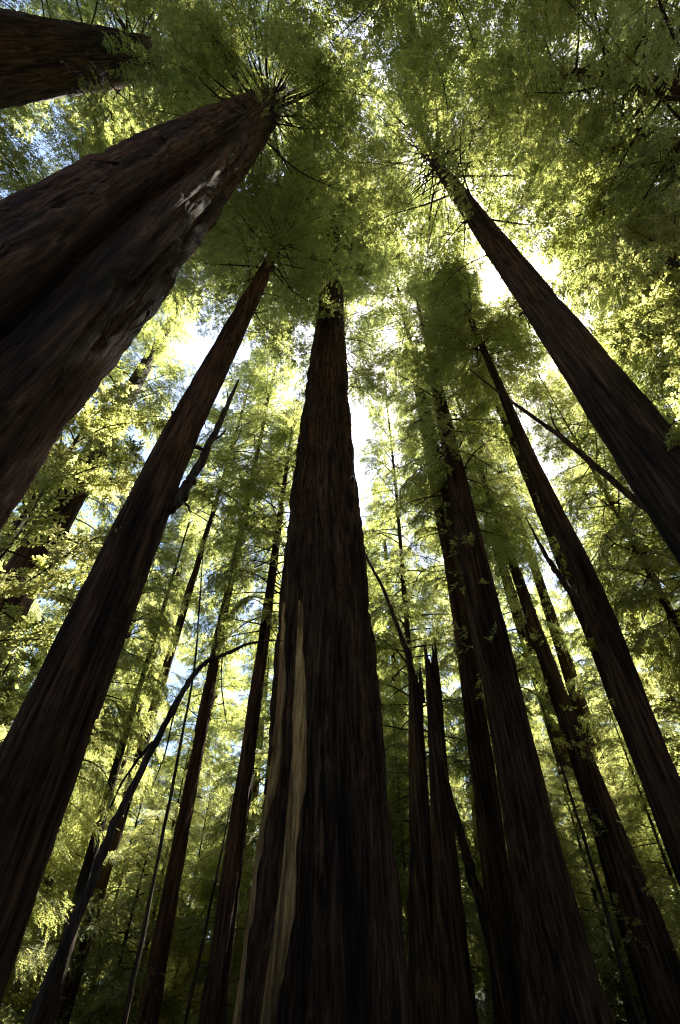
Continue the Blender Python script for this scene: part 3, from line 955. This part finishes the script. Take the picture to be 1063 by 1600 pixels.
def dress(trunk, grid, th, zz, name, meshes, n, z0, z1, seed, th0=None, th1=None):
    R = np.random.default_rng(seed)
    cen = grid[:, :, :2].mean(1)
    for k in range(n):
        i = int(np.searchsorted(zz, R.uniform(z0, z1)))
        a = R.uniform(0, 6.283) if th0 is None else R.uniform(th0, th1)
        j = int(a / (2 * math.pi) * len(th)) % len(th)
        p = grid[i, j]
        o = link(name, meshes[R.integers(len(meshes))], trunk, p)
        d = p[:2] - cen[i]
        o.rotation_euler = (0, R.normal(0, .2), math.atan2(-d[0], d[1]))
        sc = R.uniform(.7, 1.3)
        o.scale = (sc, sc, sc)


dress(tA, gridA, thA, zzA, 'bark_shred', SHREDS, 90, 6, 46, 61, 1.0, 3.2)
dress(tD, gridD, thD, zzD, 'bark_shred', SHREDS, 50, 3, 50, 62, 1.6, 4.7)
dress(tC, gridC, thC, zzC, 'bark_shred', SHREDS, 24, 4, 36, 63, 1.2, 4.0)
dress(tD, gridD, thD, zzD, 'branch_stub', STUBS, 12, 22, 60, 64, 1.5, 4.8)
dress(tC, gridC, thC, zzC, 'branch_stub', STUBS, 12, 18, 44, 65)
dress(tF, gridF, thF, zzF, 'branch_stub', STUBS, 5, 24, 44, 69)
dress(tE, gridE, thE, zzE, 'branch_stub', STUBS, 10, 8, 30, 67)
dress(tF, gridF, thF, zzF, 'bark_shred', SHREDS, 24, 8, 40, 68)

# twin broken snag right of the central giant
sb = Vector((3.4, 24.5, 0))
snag = link('broken_snag', None, None, sb)
tag(snag, 'twin-stemmed broken snag with jagged pointed tops, just right of the central giant', 'snag')
for pts, rad, H, sd in (([(2.75, 24.85, -1), (3.0, 24.82, 2.3), (3.24, 24.79, 5.9), (3.46, 24.76, 10.7), (3.72, 24.73, 13.5), (3.95, 24.7, 16.5)], [(-1, .95), (2.3, .7), (5.9, .58), (10.7, .41), (13.5, .38), (16.0, .34), (17, .3)], 17, 70),
                        ([(3.6, 24.15, -1), (3.75, 24.1, 2.5), (4.08, 24.06, 6.8), (4.28, 24.03, 10.4), (4.62, 23.98, 14.3), (4.74, 23.96, 17)], [(-1, .95), (2.5, .66), (6.8, .54), (10.4, .42), (13.8, .42), (15.6, .36), (17.6, .3)], 17.6, 71)):
    axl = Axis([(p[0] - sb.x, p[1] - sb.y, p[2]) for p in pts], rad)
    me, *_ = trunk_mesh('trunk', axl, -.5, H, 64, 120, sd, M_BARK if sd == 70 else M_BARK_RED, furrow=.06, cell=.25, fine=.03, flute=.05, jag=2.6)
    link('trunk', me, snag)
link('dead_top', limb_mesh('dead_top', loc_pts([(3.75, 24.75, 14.2), (3.64, 24.75, 16.4), (3.3, 24.8, 18.0), (2.56, 24.9, 21.3), (1.67, 25.0, 23.8), (1.2, 25, 25.4)], sb), [.22, .18, .14, .11, .08, .02], 72, M_BARK), snag)
stem_thing('leaning_dead_tree', 'slim dead trunk leaning against the pair of redwoods, base right of the snag', 'tree',
           [(5.9, 23.3, -.3), (5.43, 23.38, 2.9), (5.12, 23.45, 5.4), (4.81, 23.52, 7.1), (4.5, 23.6, 9.8), (4.3, 23.66, 12)], [.3, .25, .21, .18, .12, .05], 74, M_BARK)

# bare arched sapling in the left foreground
stem_thing('arched_sapling', 'bare dark sapling arching from the bottom left towards the central giant', 'sapling',
           [(-4.6, 10.0, -.3), (-4.37, 10.1, 1.8), (-4.2, 10.17, 2.8), (-4.12, 10.2, 3.5), (-4.05, 10.23, 4.3), (-3.85, 10.32, 5.26), (-3.6, 10.43, 6.5), (-3.42, 10.51, 7.2), (-3.19, 10.61, 7.73), (-2.82, 10.77, 8.03), (-2.35, 10.97, 8.46), (-1.76, 11.23, 8.74), (-1.5, 11.3, 8.75)],
           [.11, .085, .08, .078, .076, .07, .064, .06, .055, .046, .038, .026, .01], 80, M_BARK_THIN,
           twigs=[([(-3.8, 10.35, 5.8), (-4.0, 10.4, 5.5), (-4.2, 10.4, 5.05), (-4.28, 10.4, 4.6)], [.035, .03, .022, .01]),
                  ([(-3.45, 10.5, 7.1), (-3.55, 10.45, 6.4), (-3.5, 10.4, 5.6), (-3.6, 10.4, 4.9)], [.025, .02, .015, .006]),
                  ([(-2.85, 10.76, 8.0), (-2.75, 10.7, 7.3), (-2.55, 10.7, 6.6), (-2.4, 10.7, 6.2)], [.02, .016, .012, .005]),
                  ([(-3.0, 10.7, 7.85), (-3.1, 10.7, 8.8), (-3.0, 10.7, 10.2), (-3.05, 10.7, 11.6)], [.02, .016, .012, .005]),
                  ([(-2.0, 11.1, 8.65), (-1.8, 11.0, 8.2), (-1.75, 11, 7.8)], [.015, .012, .005])])
# leaning pole on the right
stem_thing('leaning_dead_tree', 'thin dead pole leaning across behind the dark straight right redwood', 'tree',
           [(13.4, 9.5, -.3), (12.0, 10.75, 7.5), (10.57, 12.01, 14.5), (9.64, 12.83, 20), (8.8, 13.6, 24), (7.86, 14.39, 28.5), (7.5, 14.7, 30.5)], [.2, .16, .12, .1, .08, .05, .02], 82, M_BARK,
           twigs=[([(9.64, 12.83, 20), (9.4, 12.6, 21), (9.5, 12.3, 22)], [.04, .03, .01]), ([(9.0, 13.4, 23), (9.3, 13.5, 24), (9.3, 13.6, 25.2)], [.035, .025, .01])])
POLES = [('thin leaning pole in the lower right gap beside the leaf-wrapped redwood', [(9.4, 23.17, -.3), (9.44, 23.15, 2.3), (9.52, 23.12, 5.3), (9.51, 23.12, 8.5), (9.4, 23.1, 13)], [.12, .1, .08, .055, .02]),
         ('thin dark pole between the two reddish trunks at lower left', [(-6.55, 29.3, -.3), (-6.37, 29.32, 2.6), (-6.01, 29.39, 7.4), (-5.8, 29.4, 11)], [.1, .08, .06, .02]),
         ('tall thread-like stem beside the far reddish left trunk', [(-8.0, 26.8, -.3), (-8.22, 26.77, 9), (-8.5, 26.7, 17), (-9.2, 26.5, 22), (-9.9, 26.3, 27)], [.1, .08, .06, .05, .015])]
for k, (lab, pts, rads) in enumerate(POLES):
    stem_thing('dead_pole', lab, 'pole', pts, rads, 90 + k * 9, M_BARK_THIN, group='thin dead poles in the thicket',
               boughs=[(pts[-2], 1.0 + k, .2, .35, 'bare'), (pts[-3], 3.4 + k * 2, .3, .3, 'bare')])

print('BOUGHS', N_BOUGH[0])
